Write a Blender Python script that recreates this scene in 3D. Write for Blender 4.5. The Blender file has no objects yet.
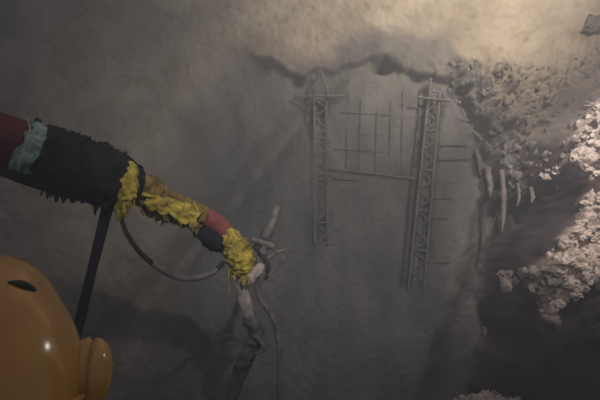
import bpy, bmesh, math, random
import numpy as np
from mathutils import Vector, Matrix, noise as mnoise

SC = bpy.context.scene
COL = SC.collection
PI = math.pi
random.seed(7)

# ------------------------------------------------------------------ camera, world, lights, exposure
F = 450.0                       # focal length in pixels of the 600 x 400 frame
PITCH = math.radians(8.0)
CZ = 1.72
cam_data = bpy.data.cameras.new('camera')
cam_data.sensor_width = 36.0
cam_data.lens = 36.0 * F / 600.0
cam_data.clip_start = 0.02
cam = bpy.data.objects.new('camera', cam_data)
COL.objects.link(cam)
cam.location = (0, 0, CZ)
cam.rotation_euler = (PI / 2 + PITCH, 0, 0)
SC.camera = cam

world = bpy.data.worlds.new('tunnel_air')
SC.world = world
world.use_nodes = True
bg = world.node_tree.nodes['Background']
bg.inputs[0].default_value = (0.90, 0.88, 1.0, 1)
bg.inputs[1].default_value = 0.20


def lamp(name, kind, loc, target, power, color, size=0.2, angle=60, blend=0.6):
    d = bpy.data.lights.new(name, kind)
    d.energy = power
    d.color = color
    if kind == 'SPOT':
        d.spot_size = math.radians(angle)
        d.spot_blend = blend
        d.shadow_soft_size = size
    elif kind == 'AREA':
        d.shape = 'DISK'
        d.size = size
    else:
        d.shadow_soft_size = size
    o = bpy.data.objects.new(name, d)
    COL.objects.link(o)
    o.location = loc
    v = Vector(target) - Vector(loc)
    o.rotation_euler = v.to_track_quat('-Z', 'Y').to_euler()
    return o


# tunnel floodlight high on the right, washing the crown and the right-hand rock
lamp('floodlight', 'SPOT', (2.5, 1.8, 4.75), (1.9, 5.4, 5.7), 1320, (1.0, 0.83, 0.66), 0.15, 96, 1.0)
# second floodlight low on the right bank, raking the crusted outcrop
lamp('bank_light', 'SPOT', (2.5, 2.0, 4.1), (2.9, 4.7, 2.45), 720, (1.0, 0.86, 0.80), 0.06, 42, 0.9)
# rig work light behind the camera
lamp('rig_light', 'SPOT', (0.75, -1.2, 3.3), (0.35, 5.0, 3.15), 880, (1.0, 0.94, 0.88), 0.05, 66, 1.0)

# unseen spot added off to the right for the glint on the hat
lamp('hat_glint_spot', 'SPOT', (2.06, 2.59, 2.70), (-0.30, 0.56, 1.62), 14, (1.0, 0.93, 0.85), 0.04, 30, 0.8)

SC.view_settings.view_transform = 'Standard'
SC.view_settings.look = 'None'
SC.view_settings.exposure = 0.0
SC.view_settings.gamma = 1.0
SC.view_settings.use_curve_mapping = False


# ------------------------------------------------------------------ helpers
def at(px, py, Y):
    """pixel (600x400 frame) + distance along world Y -> world point"""
    u = (px - 300.0) / F
    v = (200.0 - py) / F
    t = Y / (math.cos(PITCH) - v * math.sin(PITCH))
    return Vector((u * t, Y, CZ + t * (math.sin(PITCH) + v * math.cos(PITCH))))


def tag(o, label=None, cat=None, group=None, kind=None):
    if label: o['label'] = label
    if cat: o['category'] = cat
    if group: o['group'] = group
    if kind: o['kind'] = kind
    return o


def empty(name, loc):
    o = bpy.data.objects.new(name, None)
    COL.objects.link(o)
    o.location = loc
    o.empty_display_size = 0.1
    return o


def link(name, verts, faces, mat, parent=None, smooth=True):
    me = bpy.data.meshes.new(name)
    me.from_pydata([tuple(v) for v in verts], [], faces)
    me.materials.append(mat)
    if smooth:
        me.polygons.foreach_set('use_smooth', [True] * len(me.polygons))
    me.update()
    o = bpy.data.objects.new(name, me)
    COL.objects.link(o)
    if parent is not None:
        o.parent = parent
        o.matrix_parent_inverse = Matrix.Translation(-parent.location) if parent.type == 'EMPTY' else Matrix()
    return o


class MB:
    def __init__(self):
        self.v, self.f = [], []

    def add(self, verts, faces):
        n = len(self.v)
        self.v += [Vector(p) for p in verts]
        self.f += [tuple(i + n for i in q) for q in faces]
        return self

    def build(self, name, mat, parent=None, smooth=True):
        return link(name, self.v, self.f, mat, parent, smooth)


def smooth_path(pts, n=6):
    """Catmull-Rom through points; each point may be (Vector, radius)"""
    out = []
    P = [pts[0]] + list(pts) + [pts[-1]]
    for i in range(1, len(P) - 2):
        a, b, c, d = P[i - 1], P[i], P[i + 1], P[i + 2]
        for k in range(n):
            t = k / n
            f = lambda p0, p1, p2, p3: 0.5 * (2 * p1 + (p2 - p0) * t + (2 * p0 - 5 * p1 + 4 * p2 - p3) * t * t + (3 * p1 - p0 - 3 * p2 + p3) * t ** 3)
            out.append((f(a[0], b[0], c[0], d[0]), f(a[1], b[1], c[1], d[1])))
    out.append((pts[-1][0].copy(), pts[-1][1]))
    return out


def tube(mb, path, seg=10, rough=0.0, freq=20.0, seed=0.0, closed=True, squash=1.0, crease=0.0):
    """path: list of (Vector, radius); rough = relative radial noise"""
    vs, fs = [], []
    n = len(path)
    tan0 = (path[1][0] - path[0][0]).normalized()
    ref = Vector((0, 0, 1)) if abs(tan0.z) < 0.9 else Vector((0, 1, 0))
    side = tan0.cross(ref).normalized()
    for i, (p, r) in enumerate(path):
        t = (path[min(i + 1, n - 1)][0] - path[max(i - 1, 0)][0]).normalized()
        side = (side - t * side.dot(t)).normalized()
        up = side.cross(t).normalized()
        for k in range(seg):
            a = 2 * PI * k / seg
            d = side * math.cos(a) * squash + up * math.sin(a)
            rr = r
            if rough:
                q = (p + d * r) * freq + Vector((seed, seed * 2.1, -seed))
                rr = r * (1 + rough * (mnoise.fractal(q, 0.8, 2.2, 4)))
                if crease:
                    # sharp folds running with the cloth
                    g = mnoise.noise(Vector((q.x * 2.2, q.y * 2.2, q.z * 1.1)) + Vector((5, 1, 9)))
                    rr += r * crease * (0.35 - 1.5 * abs(g))
            vs.append(p + d * rr)
    for i in range(n - 1):
        for k in range(seg):
            a = i * seg + k
            b = i * seg + (k + 1) % seg
            fs.append((a, b, b + seg, a + seg))
    if closed:
        fs.append(tuple(range(seg - 1, -1, -1)))
        fs.append(tuple((n - 1) * seg + k for k in range(seg)))
    mb.add(vs, fs)
    return mb


def rod(mb, a, b, r, seg=8, rough=0.0, freq=20, n=None, seed=0.0):
    a, b = Vector(a), Vector(b)
    n = n or (max(2, int((b - a).length / 0.03)) if rough else 1)
    return tube(mb, [(a.lerp(b, i / n), r) for i in range(n + 1)], seg, rough, freq, seed)


def tatter(mb, p, d, length, w, seed, thick=0.0015, sway=0.25):
    """a hanging torn strip of cloth with thickness"""
    rnd = random.Random(seed)
    d = Vector(d).normalized()
    side = d.cross(Vector((0, 1, 0.2))).normalized()
    nrm = side.cross(d).normalized()
    n = 6
    vs = []
    ang = rnd.uniform(-0.9, 0.9)
    side = (side * math.cos(ang) + nrm * math.sin(ang)).normalized()
    nrm = side.cross(d).normalized()
    off = Vector((0, 0, 0))
    for i in range(n + 1):
        t = i / n
        ww = w * (1 - 0.75 * t ** 1.5) * rnd.uniform(0.75, 1.15)
        c = Vector(p) + d * length * t + off
        off = off + side * rnd.uniform(-sway, sway) * length / n + nrm * rnd.uniform(-sway, sway) * length / n
        for sgn, th in ((-1, -1), (1, -1), (1, 1), (-1, 1)):
            vs.append(c + side * ww * 0.5 * sgn + nrm * thick * th)
    fs = []
    for i in range(n):
        for k in range(4):
            a = i * 4 + k; b = i * 4 + (k + 1) % 4
            fs.append((a, b, b + 4, a + 4))
    fs.append((3, 2, 1, 0)); fs.append((n * 4, n * 4 + 1, n * 4 + 2, n * 4 + 3))
    mb.add(vs, fs)


_ico = {}
def chunk(mb, c, r, seed, sub=2, amp=0.45, stretch=(1, 1, 1), freq=1.7):
    """an irregular lump"""
    if sub not in _ico:
        bm = bmesh.new(); bmesh.ops.create_icosphere(bm, subdivisions=sub, radius=1.0)
        _ico[sub] = ([v.co.copy() for v in bm.verts], [tuple(v.index for v in f.verts) for f in bm.faces])
        bm.free()
    vs, fs = _ico[sub]
    off = Vector((seed * 3.17, seed * 1.3, -seed * 2.7))
    rot = Matrix.Rotation(seed * 2.4, 3, 'Z') @ Matrix.Rotation(seed * 1.7, 3, 'X')
    out = []
    for v in vs:
        k = 1 + amp * mnoise.fractal(v * freq + off, 0.7, 2.1, 3)
        q = rot @ Vector((v.x * stretch[0], v.y * stretch[1], v.z * stretch[2]))
        out.append(Vector(c) + q * (r * k))
    mb.add(out, fs)


# ------------------------------------------------------------------ materials
def mat_base(name):
    m = bpy.data.materials.new(name)
    m.use_nodes = True
    nt = m.node_tree
    return m, nt, nt.nodes['Principled BSDF']


def mottled(name, c1, c2, scale=6.0, rough=0.9, bump=0.3, bscale=60.0, spec=0.25, detail=8, metallic=0.0, dist=0.01, streak=None):
    m, nt, b = mat_base(name)
    tc = nt.nodes.new('ShaderNodeTexCoord')
    nz = nt.nodes.new('ShaderNodeTexNoise')
    nz.inputs['Scale'].default_value = scale
    nz.inputs['Detail'].default_value = detail
    nz.inputs['Roughness'].default_value = 0.65
    src = tc.outputs['Object']
    if streak:
        mp = nt.nodes.new('ShaderNodeMapping')
        mp.inputs['Scale'].default_value = streak
        nt.links.new(src, mp.inputs[0]); src = mp.outputs[0]
    nt.links.new(src, nz.inputs['Vector'])
    cr = nt.nodes.new('ShaderNodeValToRGB')
    cr.color_ramp.elements[0].position = 0.36; cr.color_ramp.elements[0].color = (*c1, 1)
    cr.color_ramp.elements[1].position = 0.64; cr.color_ramp.elements[1].color = (*c2, 1)
    nt.links.new(nz.outputs['Fac'], cr.inputs[0])
    nt.links.new(cr.outputs[0], b.inputs['Base Color'])
    b.inputs['Roughness'].default_value = rough
    b.inputs['Specular IOR Level'].default_value = spec
    b.inputs['Metallic'].default_value = metallic
    n2 = nt.nodes.new('ShaderNodeTexNoise')
    n2.inputs['Scale'].default_value = bscale
    n2.inputs['Detail'].default_value = 6
    nt.links.new(tc.outputs['Object'], n2.inputs['Vector'])
    bp = nt.nodes.new('ShaderNodeBump')
    bp.inputs['Strength'].default_value = bump
    bp.inputs['Distance'].default_value = dist
    nt.links.new(n2.outputs['Fac'], bp.inputs['Height'])
    nt.links.new(bp.outputs[0], b.inputs['Normal'])
    return m


M = {}
M['fresh'] = mottled('coated_steel', (0.13, 0.128, 0.125), (0.21, 0.205, 0.195), 14, 0.9, 0.6, 50)
M['fresh_dark'] = mottled('damp_coated_steel', (0.10, 0.098, 0.097), (0.155, 0.152, 0.148), 14, 0.9, 0.6, 50)
M['crust'] = mottled('pale_shotcrete_crust', (0.30, 0.25, 0.22), (0.62, 0.55, 0.49), 16, 0.95, 0.8, 70)
M['crust_grey'] = mottled('grey_shotcrete_lumps', (0.14, 0.122, 0.112), (0.25, 0.220, 0.198), 5, 0.95, 0.8, 70)
M['rubble'] = mottled('muck_rubble', (0.36, 0.30, 0.28), (0.72, 0.62, 0.57), 12, 0.95, 0.8, 60)
M['floor'] = mottled('wet_muck_floor', (0.018, 0.017, 0.018), (0.05, 0.046, 0.045), 3, 0.75, 0.8, 18, dist=0.03)
M['maroon'] = mottled('maroon_paint', (0.075, 0.011, 0.011), (0.12, 0.018, 0.017), 9, 0.6, 0.2, 60)
M['black_cloth'] = mottled('black_sleeve_cloth', (0.010, 0.010, 0.012), (0.030, 0.029, 0.034), 14, 0.95, 0.8, 40, spec=0.1)
M['teal'] = mottled('pale_green_cloth', (0.07, 0.16, 0.12), (0.36, 0.44, 0.38), 20, 0.9, 0.8, 30, spec=0.1)
M['yellow_rag'] = mottled('yellow_rag_cloth', (0.20, 0.145, 0.035), (0.60, 0.48, 0.085), 17, 0.85, 0.9, 34, spec=0.15)
M['olive_rag'] = mottled('soiled_yellow_cloth', (0.08, 0.055, 0.03), (0.30, 0.21, 0.06), 13, 0.9, 0.9, 34, spec=0.1)
M['red'] = mottled('red_hose_cover', (0.21, 0.055, 0.055), (0.31, 0.10, 0.095), 18, 0.7, 0.4, 60)
M['hose_mid'] = mottled('dusty_dark_hose_sleeve', (0.05, 0.05, 0.052), (0.15, 0.147, 0.145), 16, 0.85, 0.5, 50)
M['hose_dark'] = mottled('dark_rubber', (0.02, 0.02, 0.021), (0.05, 0.05, 0.05), 20, 0.8, 0.3, 60)
M['hose_grey'] = mottled('dusty_grey_rubber', (0.09, 0.09, 0.09), (0.22, 0.21, 0.20), 18, 0.85, 0.5, 60)
M['hose_pale'] = mottled('dusty_pale_rubber', (0.24, 0.21, 0.20), (0.50, 0.43, 0.41), 18, 0.85, 0.5, 60)
M['nozzle'] = mottled('dusty_nozzle_metal', (0.07, 0.07, 0.07), (0.21, 0.20, 0.19), 22, 0.7, 0.5, 60)
M['skin'] = mottled('skin', (0.30, 0.17, 0.11), (0.36, 0.21, 0.14), 8, 0.6, 0.1, 60)
M['overall'] = mottled('dark_work_cloth', (0.03, 0.035, 0.05), (0.05, 0.055, 0.08), 8, 0.9, 0.4, 30)
M['boot'] = mottled('black_boot_rubber', (0.012, 0.012, 0.012), (0.03, 0.03, 0.03), 8, 0.5, 0.2, 30)
M['hair'] = mottled('dark_hair', (0.01, 0.008, 0.006), (0.02, 0.016, 0.012), 30, 0.7, 0.4, 90)
M['slot'] = mottled('dark_scuff', (0.03, 0.035, 0.025), (0.08, 0.08, 0.05), 30, 0.6, 0.1, 60)
M['hat'] = mottled('yellow_hat_shell', (0.36, 0.165, 0.038), (0.44, 0.235, 0.045), 5, 0.16, 0.02, 30, spec=0.5)
M['jacket'] = mottled('yellow_rain_jacket', (0.40, 0.20, 0.03), (0.50, 0.28, 0.05), 7, 0.6, 0.3, 20)


def wall_material():
    """sprayed concrete; the colour attribute picks between dry beige, fresh grey and dark wet rock that also paints shade"""
    m, nt, b = mat_base('sprayed_concrete')
    N, L = nt.nodes, nt.links
    tc = N.new('ShaderNodeTexCoord')
    at_ = N.new('ShaderNodeAttribute'); at_.attribute_name = 'zone'
    sep = N.new('ShaderNodeSeparateColor'); L.new(at_.outputs['Color'], sep.inputs[0])

    def noise(scale, detail=8, rough=0.6, stretch=None):
        n = N.new('ShaderNodeTexNoise'); n.inputs['Scale'].default_value = scale
        n.inputs['Detail'].default_value = detail; n.inputs['Roughness'].default_value = rough
        if stretch:
            mp = N.new('ShaderNodeMapping'); mp.inputs['Scale'].default_value = stretch
            L.new(tc.outputs['Object'], mp.inputs[0]); L.new(mp.outputs[0], n.inputs['Vector'])
        else:
            L.new(tc.outputs['Object'], n.inputs['Vector'])
        return n.outputs['Fac']

    def ramp(fac, c1, c2, p1=0.35, p2=0.65):
        r = N.new('ShaderNodeValToRGB')
        r.color_ramp.elements[0].position = p1; r.color_ramp.elements[0].color = (*c1, 1)
        r.color_ramp.elements[1].position = p2; r.color_ramp.elements[1].color = (*c2, 1)
        L.new(fac, r.inputs[0]); return r.outputs[0]

    def mix(f, a, c):
        x = N.new('ShaderNodeMix'); x.data_type = 'RGBA'
        L.new(f, x.inputs[0]); L.new(a, x.inputs[6]); L.new(c, x.inputs[7]); return x.outputs[2]

    dry = ramp(noise(1.8), (0.225, 0.20, 0.16), (0.37, 0.325, 0.265))
    stain = ramp(noise(5.0, 4), (0, 0, 0), (0.7, 0.7, 0.7), 0.52, 0.72)
    rust = ramp(noise(9.0), (0.17, 0.115, 0.075), (0.25, 0.17, 0.11))
    dry = mix(stain, dry, rust)
    fresh = ramp(noise(2.2, 8, 0.6, (1.6, 1, 0.7)), (0.118, 0.120, 0.115), (0.195, 0.190, 0.182))
    damp_shade = ramp(noise(3.5), (0.032, 0.026, 0.029), (0.078, 0.066, 0.070))
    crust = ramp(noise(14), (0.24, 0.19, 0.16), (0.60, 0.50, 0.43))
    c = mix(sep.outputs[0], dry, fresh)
    c = mix(sep.outputs[1], c, damp_shade)
    c = mix(sep.outputs[2], c, crust)
    L.new(c, b.inputs['Base Color'])
    b.inputs['Roughness'].default_value = 0.92
    b.inputs['Specular IOR Level'].default_value = 0.2
    bp = N.new('ShaderNodeBump'); bp.inputs['Strength'].default_value = 0.55; bp.inputs['Distance'].default_value = 0.02
    L.new(noise(38, 7, 0.7), bp.inputs['Height'])
    L.new(bp.outputs[0], b.inputs['Normal'])
    return m


M['wall'] = wall_material()

# ------------------------------------------------------------------ numpy noise and polygon distance
_rng = np.random.RandomState(3)
_T = _rng.rand(256, 256)


def vnoise(x, z):
    xi = np.floor(x).astype(int); zi = np.floor(z).astype(int)
    fx = x - xi; fz = z - zi
    fx = fx * fx * (3 - 2 * fx); fz = fz * fz * (3 - 2 * fz)
    g = lambda i, j: _T[(i) & 255, (j) & 255]
    a = g(xi, zi) * (1 - fx) + g(xi + 1, zi) * fx
    b = g(xi, zi + 1) * (1 - fx) + g(xi + 1, zi + 1) * fx
    return (a * (1 - fz) + b * fz) * 2 - 1


def fbm(x, z, f, o=4, gain=0.5):
    s = 0; a = 1.0; n = 0
    for k in range(o):
        s = s + a * vnoise(x * f + 17.3 * k + 90, z * f + 5.7 * k + 60)
        n += a; a *= gain; f *= 2.03
    return s / n


def sd_poly(x, z, pts):
    """signed distance to polygon, negative inside"""
    d = np.full(x.shape, 1e9); inside = np.zeros(x.shape, bool)
    n = len(pts)
    for i in range(n):
        ax, az = pts[i]; bx, bz = pts[(i + 1) % n]
        ex, ez = bx - ax, bz - az
        t = np.clip(((x - ax) * ex + (z - az) * ez) / (ex * ex + ez * ez + 1e-12), 0, 1)
        d = np.minimum(d, np.hypot(x - ax - t * ex, z - az - t * ez))
        c = ((az > z) != (bz > z)) & (x < (bx - ax) * (z - az) / (bz - az + 1e-12) + ax)
        inside ^= c
    return np.where(inside, -d, d)


def sstep(a, b, x):
    t = np.clip((x - a) / (b - a), 0, 1)
    return t * t * (3 - 2 * t)


def wpoly(lst, Y):
    return [(at(px, py, Y).x, at(px, py, Y).z) for px, py in lst]


Y0 = 5.6
# sprayed recess between the girders (seen outline of the ragged lip)
RECESS = wpoly([(236, 66), (252, 66), (272, 67), (290, 76), (303, 80), (318, 71), (334, 71), (352, 70), (368, 63), (384, 62), (404, 74),
                (430, 80), (446, 84), (458, 98), (470, 118), (481, 136), (486, 160), (492, 182), (510, 196), (530, 205), (548, 195), (562, 178),
                (700, 160), (700, 520), (120, 520), (150, 400), (170, 300), (180, 200), (190, 130)], 5.45)
# pocket and wet rock below right, their shade painted into the colour
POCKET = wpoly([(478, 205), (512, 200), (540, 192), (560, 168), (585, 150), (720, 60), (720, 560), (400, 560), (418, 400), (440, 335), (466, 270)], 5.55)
# the outcrop that comes forward on the right
OUTCROP = wpoly([(596, 92), (580, 118), (566, 142), (566, 165), (578, 190), (574, 214), (556, 236), (545, 255), (540, 285), (541, 322),
                 (552, 345), (540, 372), (535, 420), (540, 560), (900, 560), (900, -100), (640, 60)], 4.7)
CRUST = wpoly([(600, 88), (578, 112), (562, 142), (563, 165), (581, 190), (577, 214), (560, 238), (547, 258), (539, 285), (537, 325),
               (548, 322), (558, 302), (578, 282), (592, 262), (606, 246), (640, 220), (700, 180), (700, 60), (640, 60)], 4.7)
ROUGH = wpoly([(438, 62), (452, 88), (474, 118), (484, 150), (488, 192), (520, 208), (560, 185), (572, 150), (590, 118), (660, 90), (660, 40), (600, 40), (560, 66), (500, 60)], 5.2)
OVERSPRAY = wpoly([(262, 72), (330, 58), (350, 38), (395, 34), (440, 40), (458, 62), (492, 84), (505, 120), (530, 150), (575, 165), (560, 230), (480, 260), (400, 120), (300, 110)], 5.3)
DIAG = [(at(352, 60, 5.6)), (at(92, 372, 5.6))]


def wall_fields(x, z):
    rag = fbm(x, z, 5.0, 4)
    sr = sd_poly(x, z, RECESS) + 0.06 * rag
    a = wpoly([(236, 66)], 5.45)[0]
    # the lip is sharp on top and fades to a soft hollow down the left side
    left = sstep(a[0] + 0.35, a[0] - 0.1, x)
    wsoft = 0.035 + 0.8 * left
    rec = sstep(wsoft * 0.5, -wsoft * 0.5, sr)              # 1 inside
    so = sd_poly(x, z, OUTCROP) + 0.07 * fbm(x, z, 4.0, 4)
    out = sstep(0.24, -0.02, so)
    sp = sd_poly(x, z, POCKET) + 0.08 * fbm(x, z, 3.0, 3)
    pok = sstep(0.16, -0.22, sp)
    sc = sd_poly(x, z, CRUST) + 0.07 * fbm(x, z, 7.0, 4)
    cru = sstep(0.02, -0.02, sc)
    ro = sstep(0.15, -0.2, sd_poly(x, z, ROUGH) + 0.05 * rag)
    y = np.full(x.shape, 5.30)
    y = y + 0.13 * rec
    # crown bends over towards the viewer
    y = y - 0.16 * np.clip(z - 3.7, 0, 9) ** 1.8
    # left side turns gently towards the viewer
    y = y - 0.10 * np.clip(-1.2 - x, 0, 9) ** 1.6
    y = y + 0.25 * pok * (1 - out)
    # diagonal hollow shaped into the left panel in place of a cast shadow
    (p, q) = DIAG
    ex, ez = q.x - p.x, q.z - p.z
    ln = math.hypot(ex, ez)
    dd = ((x - p.x) * ez - (z - p.z) * ex) / ln
    tt = ((x - p.x) * ex + (z - p.z) * ez) / ln
    y = y + 0.22 * np.exp(-(dd / 0.17) ** 2) * sstep(-0.2, 0.6, tt) * sstep(ln + 0.4, ln - 0.4, tt)
    # outcrop: comes forward to the lower right, undercut below its crest
    fwd = 0.75 + 0.55 * np.clip(-so - 0.2, 0, 3) ** 0.8
    under = sstep(0.0, -0.4, so) * (1 - cru) * 0.0
    y = y - (fwd + under) * out
    # ribs standing proud above the lip (rough lumps on the right)
    lump = np.abs(fbm(x * 1.3, z * 0.8, 5.5, 5, 0.6)) * 0.42 + ro * np.abs(fbm(x * 1.2, z * 0.9, 15.0, 3, 0.6)) * 0.12
    y = y - ro * (1 - out) * (lump + 0.02)
    y = y - cru * (0.10 + 0.25 * np.abs(fbm(x, z, 8.0, 4)))
    y = y + 0.05 * fbm(x, z, 1.1, 3) + 0.025 * fbm(x, z, 6.0, 4) * (1 - 0.5 * rec) + 0.015 * fbm(x, z, 22.0, 3)
    y = y + 0.05 * fbm(x, z, 7.0, 4) * np.maximum(pok, out)
    # dark cavity under the lip
    for (px, py, r, dep) in ((382, 70, 0.09, 0.30), (298, 86, 0.06, 0.12), (415, 83, 0.07, 0.10), (262, 74, 0.08, 0.08)):
        c = at(px, py, 5.5)
        y = y + dep * np.exp(-(((x - c.x) / (r * 1.3)) ** 2 + ((z - c.z) / (r * 0.7)) ** 2))
    # hollow beside the right girder
    for (p0, p1, w, dep) in (((421, 96), (403, 285), 0.055, 0.16), ((309, 100), (308, 240), 0.05, 0.06), ((452, 100), (478, 150), 0.03, 0.10), ((436, 104), (417, 286), 0.045, 0.09), ((320, 110), (321, 240), 0.045, 0.07)):
        a0, a1 = at(*p0, 5.6), at(*p1, 5.6)
        ex, ez = a1.x - a0.x, a1.z - a0.z
        t = np.clip(((x - a0.x) * ex + (z - a0.z) * ez) / (ex * ex + ez * ez), 0, 1)
        d = np.hypot(x - a0.x - t * ex, z - a0.z - t * ez)
        y = y + dep * np.exp(-(d / w) ** 2)
    fresh = np.clip(rec * 1.0, 0, 1)
    fresh = np.maximum(fresh, 0.35 * ro)
    # shadow low on the left painted dark, greenish wet patch above the lip
    foot_shade = sstep(-0.75, -1.6, x) * sstep(1.9, 1.0, z) + sstep(1.2, 0.3, z) * 0.3
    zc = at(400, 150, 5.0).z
    damp_shade_m = np.maximum(np.maximum(pok * 0.38, 0.45 * np.clip(foot_shade, 0, 1)), sstep(0.36, 0.24, so) * (0.15 + 0.85 * sstep(zc + 0.2, zc - 0.1, z))) * (1 - cru)  # paints the shade of pocket, wall foot and outcrop cliff along with wet rock
    # grey overspray reaching a hand's width above the lip
    over = sd_poly(x, z, OVERSPRAY) + 0.10 * rag
    fresh = np.maximum(fresh, 0.95 * sstep(0.12, -0.12, over))
    fresh = np.clip(fresh, 0, 1)
    damp_shade_m = np.maximum(damp_shade_m, 0.22 * sstep(0.12, -0.12, over) * (1 - rec) * (1 - cru) * (1 - ro))
    return y, fresh, damp_shade_m, cru


def wall_y(x, z):
    return float(wall_fields(np.array([float(x)]), np.array([float(z)]))[0][0])


def on_wall(px, py, lift=0.0):
    """first point where the sight line meets the wall surface, moved off it by lift"""
    a, b = at(px, py, 1.0), at(px, py, 2.0)
    Y = np.linspace(3.2, 6.8, 900)
    X = a.x + (b.x - a.x) * (Y - 1.0); Z = a.z + (b.z - a.z) * (Y - 1.0)
    hit = wall_fields(X, Z)[0] <= Y
    k = int(np.argmax(hit)) if hit.any() else len(Y) - 1
    return at(px, py, float(Y[k]) - lift)


def build_wall():
    nx, nz = 620, 360
    xs = np.linspace(-5.8, 5.0, nx); zs = np.linspace(-0.25, 6.2, nz)
    X, Z = np.meshgrid(xs, zs)
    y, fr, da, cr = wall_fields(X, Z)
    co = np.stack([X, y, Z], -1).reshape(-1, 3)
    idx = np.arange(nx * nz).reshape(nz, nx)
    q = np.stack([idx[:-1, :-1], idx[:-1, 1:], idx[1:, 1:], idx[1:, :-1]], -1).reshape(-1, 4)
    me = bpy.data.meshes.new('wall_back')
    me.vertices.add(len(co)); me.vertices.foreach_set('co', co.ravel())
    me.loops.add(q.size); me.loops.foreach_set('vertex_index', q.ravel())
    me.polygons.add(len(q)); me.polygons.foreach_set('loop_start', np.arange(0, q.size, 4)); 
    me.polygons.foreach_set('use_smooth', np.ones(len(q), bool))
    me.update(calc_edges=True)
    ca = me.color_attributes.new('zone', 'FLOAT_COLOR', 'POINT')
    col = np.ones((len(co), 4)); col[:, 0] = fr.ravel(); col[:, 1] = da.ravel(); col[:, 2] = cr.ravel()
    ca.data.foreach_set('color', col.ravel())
    me.materials.append(M['wall'])
    o = bpy.data.objects.new('wall_back', me); COL.objects.link(o)
    return tag(o, kind='structure')


build_wall()

# floor: uneven muck
def build_floor():
    n = 90
    vs, fs = [], []
    for j in range(n + 1):
        for i in range(n + 1):
            x = -5.8 + 10.8 * i / n; y = -1.5 + 7.5 * j / n
            z = 0.05 * mnoise.fractal(Vector((x * 1.3, y * 1.3, 0)), 0.8, 2.1, 4)
            vs.append((x, y, z - 0.03))
    for j in range(n):
        for i in range(n):
            a = j * (n + 1) + i
            fs.append((a, a + 1, a + n + 2, a + n + 1))
    tag(link('floor', vs, fs, M['floor']), kind='structure')


build_floor()

# ------------------------------------------------------------------ crust on the outcrop
def scatter_poly(poly, n, seed):
    rnd = random.Random(seed)
    xs = [p[0] for p in poly]; zs = [p[1] for p in poly]
    out = []
    while len(out) < n:
        x = rnd.uniform(min(xs), min(max(xs), 3.9)); z = rnd.uniform(min(zs), min(max(zs), 4.3))
        if sd_poly(np.array([x]), np.array([z]), poly)[0] < 0.0:
            out.append((x, z))
    return out


def build_crust():
    rnd = random.Random(11)
    mb = MB()
    for i, (x, z) in enumerate(scatter_poly(CRUST, 1000, 5)):
        y = wall_y(x, z)
        r = rnd.uniform(0.016, 0.05) * rnd.choice((0.6, 0.8, 1.15))
        chunk(mb, (x, y - r * 0.25, z), r, i * 0.731, 2, 0.5, (rnd.uniform(0.7, 1.3), rnd.uniform(0.6, 1), rnd.uniform(0.6, 1.2)), 1.9)
    o = mb.build('shotcrete_crust', M['crust'], smooth=False)
    tag(o, 'pale lumpy shotcrete crust clinging to the bright rock outcrop at right', 'crust', kind='stuff')
    mb = MB()
    for i, (x, z) in enumerate(scatter_poly(ROUGH, 560, 9)):
        y = wall_y(x, z)
        if y < 4.3: continue
        r = rnd.choice((0.016, 0.022, 0.03, 0.045)) * rnd.uniform(0.8, 1.2)
        chunk(mb, (x, y + r * 0.6, z), r, i * 0.531 + 3, 2, 0.4, (0.9, 0.6, rnd.uniform(0.9, 1.8)), 1.6)
    o = mb.build('shotcrete_nodules', M['crust_grey'], smooth=True)
    tag(o, 'grey knobbly shotcrete nodules on the rough shoulder right of the girders', 'nodules', kind='stuff')


build_crust()


def clump(px, py, lift, size, n, seed, label, mat, name='shotcrete_clump', cat='clump', spread=(1.0, 1.0), group=None):
    rnd = random.Random(seed)
    mb = MB()
    c = on_wall(px, py, 0)
    for i in range(n):
        dx = rnd.uniform(-1, 1) * size * spread[0]; dz = rnd.uniform(-1, 1) * size * spread[1]
        x, z = c.x + dx, c.z + dz
        chunk(mb, (x, min(wall_y(x, z), c.y + 0.1) - lift, z), size * rnd.uniform(0.3, 0.6), seed + i * 0.37, 2, 0.7, (1, 0.7, rnd.uniform(0.6, 1.1)), 1.8)
    o = mb.build(name, mat, smooth=False)
    return tag(o, label, cat, group)


clump(514, 279, 0.05, 0.13, 22, 3, 'grey broken shotcrete clump stuck in the dark pocket below the outcrop', M['crust_grey'], spread=(1.0, 0.7))
clump(549, 174, 0.03, 0.07, 9, 9, 'small pale shotcrete flake beside the top of the bright outcrop', M['crust'], spread=(0.5, 0.8))
clump(530, 269, 0.03, 0.055, 12, 15, 'small grey nub of shotcrete between the grey clump and the outcrop', M['crust_grey'], spread=(0.3, 0.4))
clump(591, 26, 0.10, 0.11, 16, 21, 'dark grey rock knob on the bright crown at top right corner', M['fresh_dark'], 'rock_knob', 'rock', (0.8, 0.6))
clump(484, 332, 0.02, 0.05, 9, 33, 'tiny grey shotcrete splat low in the dark pocket', M['crust_grey'], spread=(0.4, 1.2))
clump(594, 327, 0.0, 0.03, 3, 44, 'tiny reddish stone at right edge low on the dark outcrop', M['crust_grey'], 'stone', 'stone')


def drip(px0, py0, px1, py1, r, label, seed):
    a = on_wall(px0, py0, 0.06)
    b = at(px1, py1, a.y - 0.02)
    mb = MB()
    tube(mb, smooth_path([(a + Vector((0, 0.05, 0.03)), r * 1.2), (a.lerp(b, 0.3), r), (a.lerp(b, 0.7) + Vector((0.01, 0, 0)), r * 0.9), (b, r * 0.25)], 6), 8, 0.5, 16, seed)
    tag(mb.build('shotcrete_drip', M['crust_grey']), label, 'drip')


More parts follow.
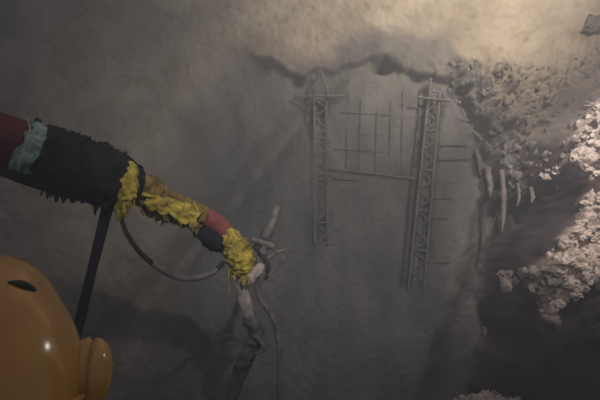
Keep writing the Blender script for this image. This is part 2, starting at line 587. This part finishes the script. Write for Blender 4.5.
drip(504, 172, 502, 232, 0.028, 'long hanging shotcrete drip over the dark pocket', 1)
drip(489, 170, 490, 197, 0.040, 'short blunt shotcrete drip left of the long one', 2)
drip(520, 185, 517, 206, 0.018, 'short thin shotcrete drip right of the long one', 3)
drip(478, 152, 479, 170, 0.028, 'stubby shotcrete drip at the left end of the rough shoulder', 4)
drip(533, 190, 531, 203, 0.022, 'small shotcrete drip at the right end of the fringe', 5)


# rubble heap at the foot of the wall
def build_heap():
    rnd = random.Random(4)
    mb = MB()
    top = at(497, 391, 5.0)
    def hz(x, y):
        return top.z * math.exp(-((x - top.x) / 0.50) ** 4 - ((y - 5.05) / 0.55) ** 2) * (0.8 + 0.35 * mnoise.noise(Vector((x * 4, y * 3, 7)))) + 0.03 * mnoise.noise(Vector((x * 9, y * 9, 3)))
    n = 40
    vs = []; fs = []
    for j in range(n + 1):
        for i in range(n + 1):
            x = top.x - 1.0 + 2.0 * i / n; y = 4.0 + 1.6 * j / n
            vs.append((x, y, hz(x, y) - 0.02))
    for j in range(n):
        for i in range(n):
            a = j * (n + 1) + i
            fs.append((a, a + 1, a + n + 2, a + n + 1))
    mb.add(vs, fs)
    for i in range(420):
        x = rnd.gauss(top.x, 0.32); y = rnd.gauss(4.95, 0.28)
        if y > 5.35: continue
        r = rnd.uniform(0.014, 0.04)
        chunk(mb, (x, y, hz(x, y)), r, i * 0.61, 1, 0.6, (1, 1, 0.7))
    tag(mb.build('rubble_heap', M['rubble'], smooth=False), 'pale heap of shotcrete rubble on the floor at the foot of the pocket', 'rubble', kind='stuff')


build_heap()


# ------------------------------------------------------------------ lattice girders, bars, mesh
def girder(pairs, label, mat, diag=0.045, seed=0.0):
    """pairs: list of (leftpx, rightpx, py, lift)"""
    pts = [(on_wall(l, y, lift), on_wall(r, y, lift), on_wall((l + r) / 2, y, lift - 0.10)) for l, r, y, lift in pairs]
    base = pts[-1][0].copy()
    root = empty('lattice_girder', base)
    tag(root, label, 'girder', 'lattice girders set in the wall')
    # straighten: least-squares in depth so that each chord is a straight steel bar
    def chord(k):
        a, b = pts[0][k], pts[-1][k]
        return a, b
    for k in (0, 1):
        mb = MB(); a, b = chord(k)
        rod(mb, a, b, 0.017, 8, 0.5, 26, seed=seed + k)
        mb.build('chord', mat, root)
    a0, b0 = chord(0); a1, b1 = chord(1)
    n = max(4, int((a0 - b0).length / 0.24))
    for i in range(n):
        t0, t1 = i / n, (i + 1) / n
        tm = (t0 + t1) / 2
        mb = MB()
        L0, L1, R = a0.lerp(b0, t0), a0.lerp(b0, t1), a1.lerp(b1, tm)
        L0.y += 0.02; L1.y += 0.02; R.y += 0.02
        rod(mb, L0, R, 0.011, 6, 0.5, 30, seed=seed + i)
        rod(mb, R, L1, 0.011, 6, 0.5, 30, seed=seed + i + 5)
        mb.build('bracing', mat, root)
    for i in range(0, n + 1, 2):
        mb = MB()
        rod(mb, a0.lerp(b0, i / n), a1.lerp(b1, i / n), 0.012, 6, 0.5, 30, seed=i)
        mb.build('rung', mat, root)
    return root, (a0, b0, a1, b1)


gr, (ga, gb, gc, gd) = girder([(429, 440, 92, 0.16), (408, 424, 292, 0.03)],
       'grey shotcrete-coated lattice girder standing right of the horizontal bars', M['fresh'], seed=1)
gl, (la, lb, lc, ld) = girder([(314, 326, 98, 0.12), (315, 328, 245, 0.07)],
       'faint grey lattice girder left of the horizontal bars, half buried in the wall', M['fresh'], seed=7)


def bar(p0, p1, r, label, mat, group=None, name='steel_bar', rough=0.5, seed=0.0, lifts=(0.1, 0.1), cat='bar'):
    a = on_wall(*p0, lifts[0]); b = on_wall(*p1, lifts[1])
    mb = MB(); rod(mb, a, b, r, 8, rough, 26, seed=seed)
    o = mb.build(name, mat)
    return tag(o, label, cat, group)


bar((416, 97), (451, 101), 0.015, 'short crossbar across the head of the right girder', M['fresh'], lifts=(0.2, 0.2))
bar((294, 96), (346, 96), 0.014, 'short crossbar across the head of the left girder', M['fresh'], lifts=(0.12, 0.12))
bar((320, 70), (308, 99), 0.016, 'left leg of the splayed bars above the left girder', M['fresh'], lifts=(0.12, 0.12))
bar((321, 70), (329, 99), 0.016, 'right leg of the splayed bars above the left girder', M['fresh'], lifts=(0.12, 0.12))
bar((431, 78), (429, 100), 0.016, 'stub bar rising above the crossbar of the right girder', M['fresh'], lifts=(0.2, 0.2))
bar((328, 168), (416, 179), 0.014, 'upper long horizontal bar between the two girders', M['fresh'], lifts=(0.12, 0.12), seed=3)
bar((332, 178), (412, 187), 0.009, 'lower long horizontal bar just beneath the upper one', M['fresh_dark'], lifts=(0.05, 0.05), seed=4)
for (x, y0, y1, s) in ((348, 92, 168, 'first'), (361, 98, 170, 'second'), (377, 112, 172, 'third'), (391, 100, 176, 'fourth'), (403, 92, 178, 'fifth')):
    bar((x, y0), (x - 2, y1), 0.0065, f'thin upright mesh wire above the horizontal bars, {s} from the left girder', M['fresh_dark'],
        'upright mesh wires between the girders', 'mesh_wire', 0.5, x, (0.012, 0.012), 'wire')
for (y, x0, x1, s) in ((112, 340, 414, 'top'), (132, 334, 412, 'second'), (149, 334, 412, 'third')):
    bar((x0, y), (x1, y + 5), 0.006, f'thin level mesh wire crossing between the girders, {s} from above', M['fresh_dark'],
        'level mesh wires between the girders', 'mesh_wire', 0.5, y, (0.008, 0.008), 'wire')
for (y, x0, x1, s) in ((146, 440, 468, 'topmost'), (160, 438, 470, 'second from top'), (184, 432, 452, 'third from top'), (199, 432, 454, 'middle'), (219, 432, 448, 'second from bottom'), (263, 426, 450, 'lowest')):
    bar((x0, y), (x1, y - 1), 0.009, f'short dark bar end poking out right of the right girder, {s}', M['fresh_dark'],
        'short bar ends right of the right girder', 'bar_end', 0.4, y, (0.03, 0.03), 'bar')

# ------------------------------------------------------------------ spraying boom
boom = empty('spray_boom', at(100, 200, 2.3))
tag(boom, 'shotcrete spraying boom wrapped in black cloth and yellow rags reaching in from left', 'boom')


def P(px, py, Y, rpx):
    return (at(px, py, Y), rpx / F * Y)


def tb(name, pts, mat, seg=20, rough=0.0, freq=20.0, seed=0.0, n=8, parent=boom, closed=True, label=None, squash=1.0, extra=None, smooth=True, crease=0.0):
    mb = MB()
    tube(mb, smooth_path(pts, n), seg, rough, freq, seed, closed, squash, crease)
    if extra: extra(mb)
    o = mb.build(name, mat, parent, smooth)
    if label: o['label'] = label
    return o


# steel arm (maroon), inside the wraps it continues as a dark beam
tb('boom_tube', [P(-260, 60, 1.7, 26), P(-100, 104, 1.85, 26), P(0, 137, 2.0, 25), P(30, 146, 2.05, 24), P(40, 149, 2.07, 18)], M['maroon'], 24, 0.03, 6, label='maroon painted boom tube')
tb('lower_beam', [P(-260, 85, 1.75, 13), P(-100, 135, 1.92, 13), P(0, 165, 2.05, 11), P(50, 184, 2.1, 9), P(100, 198, 2.2, 8)], M['black_cloth'], 12, 0.1, 10, label='black beam under the boom tube')


def black_tatters(mb):
    rnd = random.Random(5)
    for i in range(46):
        t = rnd.random()
        px = 44 + t * 80; py = 182 + t * 24 + rnd.uniform(-6, 3)
        tatter(mb, at(px, py, 2.08 + t * 0.2 + rnd.uniform(-0.05, 0.05)), (rnd.uniform(-0.3, 0.3), 0, -1), rnd.uniform(0.03, 0.07), rnd.uniform(0.02, 0.05), i)
    for i in range(26):
        t = rnd.random()
        px = 34 + t * 92; py = 123 + t * 35
        tatter(mb, at(px, py, 2.08 + t * 0.2), (rnd.uniform(-0.2, 0.6), 0, 1), rnd.uniform(0.02, 0.045), rnd.uniform(0.01, 0.025), i + 90)


tb('black_sleeve', [P(26, 150, 2.05, 27), P(50, 156, 2.09, 29), P(75, 165, 2.14, 30), P(100, 175, 2.2, 30), P(122, 183, 2.28, 26), P(134, 187, 2.33, 20)],
   M['black_cloth'], 56, 0.10, 16, 2.0, 14, extra=black_tatters, crease=0.22)


def cloth_tatters(mb):
    for i, (px, py) in enumerate(((14, 168), (22, 172), (30, 174), (46, 128), (40, 124))):
        tatter(mb, at(px, py, 1.98), (0.2, 0, -1 if py > 150 else 0.6), 0.03, 0.03, i + 300)


# pale green cloth strip slung diagonally over the sleeve, front side
def sheet(name, rows, mat, parent, seed, thick=0.004, amp=0.012, label=None, freq=16):
    """rows of points (Vector) -> crumpled sheet with thickness"""
    nr, nc = len(rows), len(rows[0])
    SU = 9
    R = []
    for i in range((nr - 1) * SU + 1):
        a = min(i // SU, nr - 2); t = i / SU - a
        line = []
        for j in range((nc - 1) * SU + 1):
            b = min(j // SU, nc - 2); s = j / SU - b
            p = (rows[a][b] * (1 - t) * (1 - s) + rows[a + 1][b] * t * (1 - s) + rows[a][b + 1] * (1 - t) * s + rows[a + 1][b + 1] * t * s)
            q = p * freq + Vector((seed, seed, seed))
            p = p + Vector((mnoise.noise(q), mnoise.noise(q + Vector((9, 3, 1))) * 1.3, mnoise.noise(q + Vector((2, 7, 5))))) * amp
            line.append(p)
        R.append(line)
    H, W = len(R), len(R[0])
    vs = [p + Vector((0, -thick, 0)) for l in R for p in l] + [p + Vector((0, thick, 0)) for l in R for p in l]
    fs = []
    N = H * W
    for i in range(H - 1):
        for j in range(W - 1):
            a = i * W + j
            fs.append((a, a + 1, a + W + 1, a + W)); fs.append((a + N, a + W + N, a + W + 1 + N, a + 1 + N))
    rim = [j for j in range(W)] + [i * W + W - 1 for i in range(1, H)] + [(H - 1) * W + j for j in range(W - 2, -1, -1)] + [i * W for i in range(H - 2, 0, -1)]
    for k in range(len(rim)):
        a, b = rim[k], rim[(k + 1) % len(rim)]
        fs.append((a, a + N, b + N, b))
    o = link(name, vs, fs, mat, parent)
    if label: o['label'] = label
    return o


sheet('cloth_strip', [[at(33, 122, 2.02), at(42, 124, 2.0), at(48, 129, 2.02)],
                      [at(24, 139, 1.93), at(34, 142, 1.90), at(44, 147, 1.92)],
                      [at(15, 155, 1.92), at(25, 159, 1.89), at(34, 163, 1.91)],
                      [at(9, 167, 1.96), at(19, 172, 1.94), at(31, 174, 1.96)]], M['teal'], boom, 2.2, amp=0.02, label='pale green cloth strip', freq=22)
tb('cord', [P(27, 119, 2.0, 0.9), P(30, 128, 1.95, 0.9), P(29, 136, 1.93, 0.9), P(31, 143, 1.9, 0.9)], M['hose_pale'], 6)


def ytat(x0, y0, x1, y1, Y, n, l, w, seed, d=(0, 0, -1)):
    def f(mb):
        rnd = random.Random(seed)
        for i in range(n):
            t = rnd.random()
            tatter(mb, at(x0 + (x1 - x0) * t + rnd.uniform(-3, 3), y0 + (y1 - y0) * t + rnd.uniform(-3, 3), Y + rnd.uniform(-0.06, 0.06)),
                   (d[0] + rnd.uniform(-0.4, 0.4), d[1], d[2]), rnd.uniform(0.5, 1) * l, rnd.uniform(0.5, 1) * w, seed * 50 + i)
    return f


# first yellow knot on the sleeve's end, falling in folds
tb('rag_knot', [P(131, 164, 2.20, 4), P(131, 173, 2.18, 6), P(129, 186, 2.16, 8.5), P(125, 199, 2.17, 7.5), P(121, 210, 2.2, 6), P(119, 220, 2.22, 3)],
   M['yellow_rag'], 30, 0.45, 20, 5.0, 12, crease=0.5, extra=ytat(120, 205, 134, 196, 2.2, 9, 0.07, 0.03, 61), label='bright yellow rag knot')
# soiled yellow wrap along the forearm
tb('forearm_wrap', [P(134, 186, 2.33, 15), P(148, 193, 2.4, 16), P(160, 203, 2.45, 14), P(176, 209, 2.5, 14), P(190, 213, 2.55, 13), P(202, 218, 2.6, 11)],
   M['olive_rag'], 40, 0.28, 18, 8.0, 12, crease=0.45, extra=ytat(136, 206, 200, 228, 2.4, 18, 0.05, 0.03, 63))
sheet('rag_fold', [[at(146, 190, 2.32), at(160, 196, 2.34), at(172, 200, 2.37), at(184, 200, 2.42), at(198, 208, 2.47)],
                   [at(144, 200, 2.28), at(158, 207, 2.32), at(170, 210, 2.35), at(184, 213, 2.40), at(198, 218, 2.46)],
                   [at(148, 210, 2.32), at(160, 214, 2.34), at(174, 219, 2.37), at(186, 226, 2.42), at(197, 227, 2.49)]], M['yellow_rag'], boom, 4.4, amp=0.03, freq=30, label='yellow cloth fold along the forearm')
# red cover
tb('red_cover', [P(196, 214, 2.58, 9), P(205, 217, 2.62, 10), P(214, 222, 2.66, 10), P(222, 229, 2.70, 10), P(230, 239, 2.74, 9)], M['red'], 20, 0.12, 10, label='red cover')
# dark joint under the red cover
tb('joint_housing', [P(192, 224, 2.62, 5), P(200, 229, 2.64, 9), P(210, 237, 2.67, 9), P(219, 244, 2.7, 8), P(224, 250, 2.72, 5)], M['black_cloth'], 14, 0.35, 14, 3.0, label='dark joint')
# yellow bag over the nozzle wrist
tb('wrist_wrap', [P(225, 229, 2.68, 5), P(230, 238, 2.70, 10), P(236, 250, 2.73, 12.5), P(241, 262, 2.75, 12.5), P(245, 271, 2.77, 10), P(248, 278, 2.78, 5)],
   M['yellow_rag'], 40, 0.28, 18, 11.0, 12, crease=0.5, extra=ytat(230, 272, 252, 280, 2.72, 9, 0.04, 0.03, 67), label='bright yellow rag wrap')
tb('dangling_string', [P(229, 268, 2.66, 0.7), P(228.5, 280, 2.66, 0.7), P(229.5, 292, 2.66, 0.6)], M['yellow_rag'], 5)
# pinkish clamp and nozzle frame
tb('wrist_clamp', [P(240, 284, 2.78, 6), P(248, 279, 2.78, 7), P(257, 272, 2.78, 6), P(262, 264, 2.79, 4)], M['hose_pale'], 12, 0.5, 18, 2, label='dusty pinkish clamp')
nz_o = tb('nozzle', [P(258, 274, 2.79, 4), P(261, 258, 2.80, 4.2), P(264, 246, 2.80, 5), P(268, 234, 2.81, 4.6), P(272, 222, 2.81, 3.6), P(278, 206, 2.82, 3.4)], M['nozzle'], 14, 0.35, 18, 6, label='grey dust-coated nozzle')
tb('nozzle_collar', [P(252, 240, 2.78, 3), P(262, 243, 2.78, 4.5), P(274, 247, 2.78, 2.5)], M['nozzle'], 10, 0.4, 20, 8, parent=nz_o)
tb('nozzle_collar', [P(265, 239, 2.79, 5.2), P(267, 234, 2.79, 5.6), P(269, 229, 2.79, 4.6)], M['hose_mid'], 10, 0.4, 20, 9, parent=nz_o)
tb('side_pipe', [P(256, 262, 2.80, 2.5), P(266, 259, 2.80, 2.5), P(279, 251, 2.82, 1.7), P(286, 252, 2.83, 1.5), P(281, 262, 2.82, 1.5), P(270, 274, 2.80, 1.5), P(264, 280, 2.79, 1.5)], M['nozzle'], 8, 0.3, 20, 4, label='bent grey side pipe')
tb('side_pipe', [P(254, 246, 2.80, 2.2), P(262, 256, 2.78, 2.6), P(268, 266, 2.78, 2.2), P(266, 278, 2.78, 2)], M['hose_dark'], 8, 0.4, 20, 7, label='dark side pipe')
# strut from the sleeve down to the floor
sa, sb = at(108, 205, 2.3), at(74, 345, 2.25)
bot = sa + (sb - sa) * ((sa.z + 0.02) / (sa.z - sb.z))
mb = MB(); tube(mb, [(sa, 0.030), (sa.lerp(bot, 0.15), 0.024), (sa.lerp(bot, 0.5), 0.028), (bot, 0.028)], 12, 0.15, 9, 2)
mb.build('support_strut', M['black_cloth'], boom)

# hoses hanging from the boom
mb = MB()
tube(mb, smooth_path([P(120, 214, 2.25, 2.2), P(126, 232, 2.26, 2.3), P(138, 250, 2.3, 2.4), P(152, 263, 2.36, 2.6), P(170, 274, 2.45, 2.8), P(188, 278, 2.52, 2.6), P(204, 276, 2.6, 2.5), P(216, 270, 2.66, 2.5), P(224, 262, 2.7, 2.4)], 8), 10, 0.15, 20)
ah = mb.build('air_hose', M['hose_dark'])
mb = MB()
tube(mb, smooth_path([P(152, 263, 2.36, 3.0), P(170, 274, 2.45, 3.4), P(188, 278, 2.52, 3.5), P(204, 276, 2.6, 3.3), P(216, 270, 2.66, 3.2)], 8), 10, 0.2, 20)
o = mb.build('hose_wrap', M['hose_grey'], ah); o['label'] = 'dusty pale end of the hose'
tag(ah, 'thin dark hose with pale dusty end sagging in a loop beneath the yellow-wrapped forearm', 'hose')
mb = MB()
tube(mb, smooth_path([P(241, 276, 2.79, 5), P(242, 290, 2.8, 6), P(245, 303, 2.82, 6.5), P(249, 316, 2.85, 6)], 8), 14, 0.2, 14)
hs = mb.build('concrete_hose', M['hose_pale'])
tag(hs, 'thick concrete hose, pale at top, hanging below the yellow wrist wrap', 'hose')
mb = MB()
tube(mb, smooth_path([P(248, 314, 2.85, 6.5), P(253, 325, 2.87, 7), P(256, 338, 2.9, 6.5), P(250, 352, 2.93, 7), P(241, 370, 2.97, 7.5), P(232, 392, 3.0, 8), P(222, 420, 3.02, 9.5), P(212, 470, 3.0, 9.5), P(215, 492, 2.98, 9.5)], 10), 16, 0.28, 18, 3)
for (px, py, Y) in ((252, 322, 2.87), (254, 340, 2.9), (244, 362, 2.95)):
    tube(mb, [P(px - 2, py - 2, Y, 7.5), P(px, py + 2, Y, 8.5), P(px - 1, py + 5, Y, 7)], 14, 0.3, 14, py)
o = mb.build('hose_sleeve', M['hose_mid'], hs); o['label'] = 'dark lumpy lower sleeve'
mb = MB()
tube(mb, smooth_path([P(255, 336, 2.84, 2), P(262, 343, 2.8, 1.8), P(264, 350, 2.8, 1.6), P(256, 353, 2.82, 1.5)], 6), 6, 0.2, 20)
mb.build('hose_tie', M['hose_grey'], hs)
mb = MB()
tube(mb, smooth_path([P(262, 276, 2.79, 2.4), P(257, 288, 2.8, 2.6), P(260, 299, 2.82, 2.8), P(269, 311, 2.86, 2.8), P(276, 327, 2.9, 2.8), P(279, 350, 2.93, 2.8), P(280, 380, 2.95, 2.8), P(279, 420, 2.96, 2.8), P(276, 480, 2.95, 2.8), P(280, 497, 2.93, 2.8)], 8), 10, 0.15, 18)
tag(mb.build('water_hose', M['hose_grey']), 'slim grey hose hanging right of the thick concrete hose', 'hose')


# ------------------------------------------------------------------ worker at lower left
_h = at(-31, 404, 0.60)
HX, HY, HZ = _h.x, _h.y, _h.z            # centre of the hat's rim
person = empty('person', (HX - 0.02, HY - 0.03, 0.0))
tag(person, 'person in a glossy yellow hard hat, back of head toward us, lower left corner', 'person')


def skin_mesh(name, verts, edges, radii, mat, parent, sub=2, root=0):
    me = bpy.data.meshes.new(name)
    me.from_pydata(verts, edges, [])
    o = bpy.data.objects.new(name, me); COL.objects.link(o)
    md = o.modifiers.new('skin', 'SKIN')
    for i, r in enumerate(radii):
        v = me.skin_vertices[0].data[i]
        v.radius = (r, r) if not isinstance(r, tuple) else r
        v.use_root = (i == root)
    s = o.modifiers.new('sub', 'SUBSURF'); s.levels = sub; s.render_levels = sub
    dg = bpy.context.evaluated_depsgraph_get()
    ev = o.evaluated_get(dg)
    m2 = bpy.data.meshes.new_from_object(ev)
    m2.name = name
    o.modifiers.clear(); o.data = m2
    m2.materials.clear(); m2.materials.append(mat)
    m2.polygons.foreach_set('use_smooth', [True] * len(m2.polygons))
    o.parent = parent
    return o


# local frame of the person: +x is the way they face (towards the wall and right), z up; feet at 0
yaw = math.radians(105)
person.rotation_euler = (0, 0, yaw)


def build_person():
    V, E, R = [], [], []
    def add(p, r, c=None):
        V.append(p); R.append(r)
        if c is not None: E.append((c, len(V) - 1))
        return len(V) - 1
    pel = add((0, 0, 0.86), 0.13)
    wa = add((0.0, 0, 1.02), 0.125, pel)
    ch = add((0.0, 0, 1.20), 0.145, wa)
    nb = add((0.0, 0, 1.335), 0.08, ch)
    nk = add((0.01, 0, 1.41), 0.056, nb)
    h1 = add((0.025, 0, 1.475), 0.072, nk)
    h2 = add((0.03, 0, 1.56), 0.088, h1)
    h3 = add((0.025, 0, 1.62), 0.075, h2)
    add((0.118, 0, 1.535), 0.013, h2)             # nose
    for s in (-1, 1):
        add((0.02, s * 0.088, 1.525), 0.017, h2)  # ears
        sh = add((0, s * 0.17, 1.31), 0.062, nb)
        el = add((-0.02, s * 0.215, 1.04), 0.046, sh)
        wr = add((0.05, s * 0.215, 0.81), 0.030, el)
        pm = add((0.075, s * 0.212, 0.74), 0.034, wr)
        for k, (dy, l) in enumerate(((-0.024, 0.072), (-0.008, 0.082), (0.009, 0.076), (0.025, 0.060))):
            a = add((0.085 + dy, s * 0.212, 0.70), 0.0095, pm)
            b = add((0.088 + dy, s * 0.207, 0.70 - l * 0.5), 0.0088, a)
            add((0.088 + dy, s * 0.196, 0.70 - l), 0.0075, b)
        t = add((0.105, s * 0.195, 0.755), 0.011, pm)
        add((0.122, s * 0.188, 0.722), 0.009, t)
        hp = add((0, s * 0.09, 0.82), 0.095, pel)
        kn = add((0.015, s * 0.105, 0.47), 0.060, hp)
        an = add((0.0, s * 0.11, 0.085), 0.042, kn)
        add((0.14, s * 0.12, 0.035), 0.036, an)
    skin_mesh('body', V, E, R, M['skin'], person)
    # jacket
    V, E, R = [], [], []
    a = add((0, 0, 0.78), 0.165); b = add((0, 0, 1.02), 0.155, a); c = add((0, 0, 1.20), 0.168, b); d = add((0, 0, 1.345), 0.092, c); add((0.005, 0, 1.41), 0.074, d)
    for s in (-1, 1):
        x = add((0, s * 0.17, 1.315), 0.076, d); y = add((-0.02, s * 0.217, 1.04), 0.060, x); add((0.045, s * 0.216, 0.83), 0.045, y)
    skin_mesh('jacket', V, E, R, M['jacket'], person)
    V, E, R = [], [], []
    a = add((0, 0, 0.86), 0.142)
    for s in (-1, 1):
        x = add((0, s * 0.09, 0.80), 0.108, a); y = add((0.015, s * 0.105, 0.47), 0.078, x); add((0, s * 0.11, 0.14), 0.066, y)
    skin_mesh('trousers', V, E, R, M['overall'], person)
    for s in (-1, 1):
        V, E, R = [], [], []
        a = add((0, s * 0.11, 0.28), 0.058); b = add((0, s * 0.11, 0.07), 0.054, a); c = add((0.10, s * 0.118, 0.05), 0.046, b); add((0.17, s * 0.122, 0.042), 0.038, c)
        skin_mesh('boot', V, E, R, M['boot'], person)


build_person()


def build_hat():
    """hard hat in its own frame: +x forward (peak), rim near z = 0"""
    ax, ay, h = 0.155, 0.132, 0.172
    vs, fs = [], []
    nu, nv = 72, 30
    def shell(u, v, grow=0.0):
        # v 0 at rim .. 1 at crown
        a = v * PI / 2
        r = math.cos(a) ** 0.95; z = math.sin(a)
        x = (ax + grow) * r * math.cos(u); y = (ay + grow) * r * math.sin(u)
        # raised centre crest from front to back, with two flanking grooves
        crest = math.exp(-(y / 0.078) ** 8) * min(1, max(0, (z - 0.5) / 0.2))
        zz = (h + grow) * z + 0.018 * crest
        return Vector((x, y, zz))
    for j in range(nv + 1):
        for i in range(nu):
            vs.append(shell(2 * PI * i / nu, j / nv * 0.999))
    for j in range(nv):
        for i in range(nu):
            a = j * nu + i; b = j * nu + (i + 1) % nu
            fs.append((a, b, b + nu, a + nu))
    n0 = len(vs)
    for j in range(nv + 1):
        for i in range(nu):
            p = shell(2 * PI * i / nu, j / nv * 0.999)
            vs.append(p * 0.975 - Vector((0, 0, 0.001)))
    for j in range(nv):
        for i in range(nu):
            a = n0 + j * nu + i; b = n0 + j * nu + (i + 1) % nu
            fs.append((a, a + nu, b + nu, b))
    for i in range(nu):
        a = i; b = (i + 1) % nu
        fs.append((a, n0 + a, n0 + b, b))
    fs.append(tuple(nv * nu + k for k in range(nu)))
    hat = link('hard_hat', vs, fs, M['hat'])
    hat.parent = person
    # peak
    vs, fs = [], []
    na, nr = 28, 8
    for side in (0, 1):
        for j in range(nr + 1):
            for i in range(na + 1):
                u = math.radians(-66 + 132 * i / na)
                e = math.cos((i / na - 0.5) * PI) ** 0.6
                t = j / nr
                ext = 0.052 * t * e
                x = (ax - 0.004 + ext) * math.cos(u); y = (ay - 0.004 + ext * 0.6) * math.sin(u)
                z = 0.016 - 0.030 * t * t * e + 0.010 * math.sin(t * PI)
                vs.append((x, y, z - (0.005 if side else 0)))
    W = na + 1; N = W * (nr + 1)
    for j in range(nr):
        for i in range(na):
            a = j * W + i
            fs.append((a, a + W, a + W + 1, a + 1)); fs.append((a + N, a + 1 + N, a + W + 1 + N, a + W + N))
    for i in range(na):
        a = nr * W + i
        fs.append((a, a + N, a + N + 1, a + 1))
    pk = link('peak', vs, fs, M['hat']); pk.parent = hat
    # rim band
    mb = MB()
    ring = [(Vector(((ax + 0.002) * math.cos(2 * PI * k / 48), (ay + 0.002) * math.sin(2 * PI * k / 48), 0.002)), 0.005) for k in range(49)]
    tube(mb, ring, 8)
    rb = mb.build('rim_band', M['hat']); rb.parent = hat
    # ratchet strap, chin strap inside
    mb = MB()
    tube(mb, [(Vector((0.09 * math.cos(2 * PI * k / 32), 0.085 * math.sin(2 * PI * k / 32), 0.0)), 0.008) for k in range(33)], 8)
    sb_ = mb.build('headband', M['boot']); sb_.parent = hat
    # ear defenders clipped to both sides of the shell
    for s in (-1, 1):
        prof = [(-0.030, 0.020), (-0.026, 0.030), (-0.012, 0.036), (-0.001, 0.038), (0.0015, 0.0345), (0.004, 0.0345), (0.0065, 0.0375), (0.014, 0.0365), (0.022, 0.031), (0.028, 0.022), (0.0315, 0.010), (0.032, 0.001)]
        vs, fs = [], []
        n = 32
        for a, rr in prof:
            for k in range(n):
                t = 2 * PI * k / n
                vs.append(Vector((0.022 + 1.1 * rr * math.cos(t), s * (0.133 + a), 0.026 + rr * 1.28 * math.sin(t))))
        for j in range(len(prof) - 1):
            for k in range(n):
                q = (j * n + k, j * n + (k + 1) % n, (j + 1) * n + (k + 1) % n, (j + 1) * n + k)
                fs.append(q if s > 0 else q[::-1])
        cap = tuple(range(n)); fs.append(cap if s < 0 else cap[::-1])
        cup = link('ear_defender', vs, fs, M['hat']); cup.parent = hat
    return hat, shell


hat, shell = build_hat()
pl = person.matrix_basis if False else Matrix.Translation(person.location) @ Matrix.Rotation(yaw, 4, 'Z')
HAT_W = Matrix.Translation((HX, HY, HZ)) @ Matrix.Rotation(yaw, 4, 'Z') @ Matrix.Rotation(math.radians(4), 4, 'Y')
hat.matrix_local = pl.inverted() @ HAT_W
# dark scuffed vent below the crest on the side facing us
mb = MB()
for k in range(14):
    u = math.radians(-142 + k * 1.6)
    p = shell(u, 0.55); q = shell(u + math.radians(1.6), 0.55)
    w = 0.0045 * math.sin(PI * (k + 0.5) / 14) + 0.001
    p2 = p + Vector((0, -0.0005, 0.0008)); q2 = q + Vector((0, -0.0005, 0.0008))
    tube(mb, [(p2, w), (q2, w)], 8)
vt = mb.build('side_vent', M['slot']); vt.parent = hat; vt['label'] = 'dark vent slot'

# ------------------------------------------------------------------ dusty air
md_ = bpy.data.materials.new('dusty_air')
md_.use_nodes = True
nt = md_.node_tree
nt.nodes.remove(nt.nodes['Principled BSDF'])
vs_ = nt.nodes.new('ShaderNodeVolumeScatter')
vs_.inputs['Color'].default_value = (0.92, 0.92, 0.95, 1)
vs_.inputs['Density'].default_value = 0.075
vs_.inputs['Anisotropy'].default_value = 0.2
nt.links.new(vs_.outputs[0], nt.nodes['Material Output'].inputs['Volume'])
mb = MB()
x0, x1, y0, y1, z0, z1 = -5.7, 4.9, -1.4, 6.6, -0.4, 6.1
mb.add([(x0, y0, z0), (x1, y0, z0), (x1, y1, z0), (x0, y1, z0), (x0, y0, z1), (x1, y0, z1), (x1, y1, z1), (x0, y1, z1)],
       [(3, 2, 1, 0), (4, 5, 6, 7), (0, 1, 5, 4), (1, 2, 6, 5), (2, 3, 7, 6), (3, 0, 4, 7)])
tag(mb.build('dust_haze', md_, smooth=False), 'thin grey spraying dust hanging in the tunnel air', 'haze', kind='stuff')
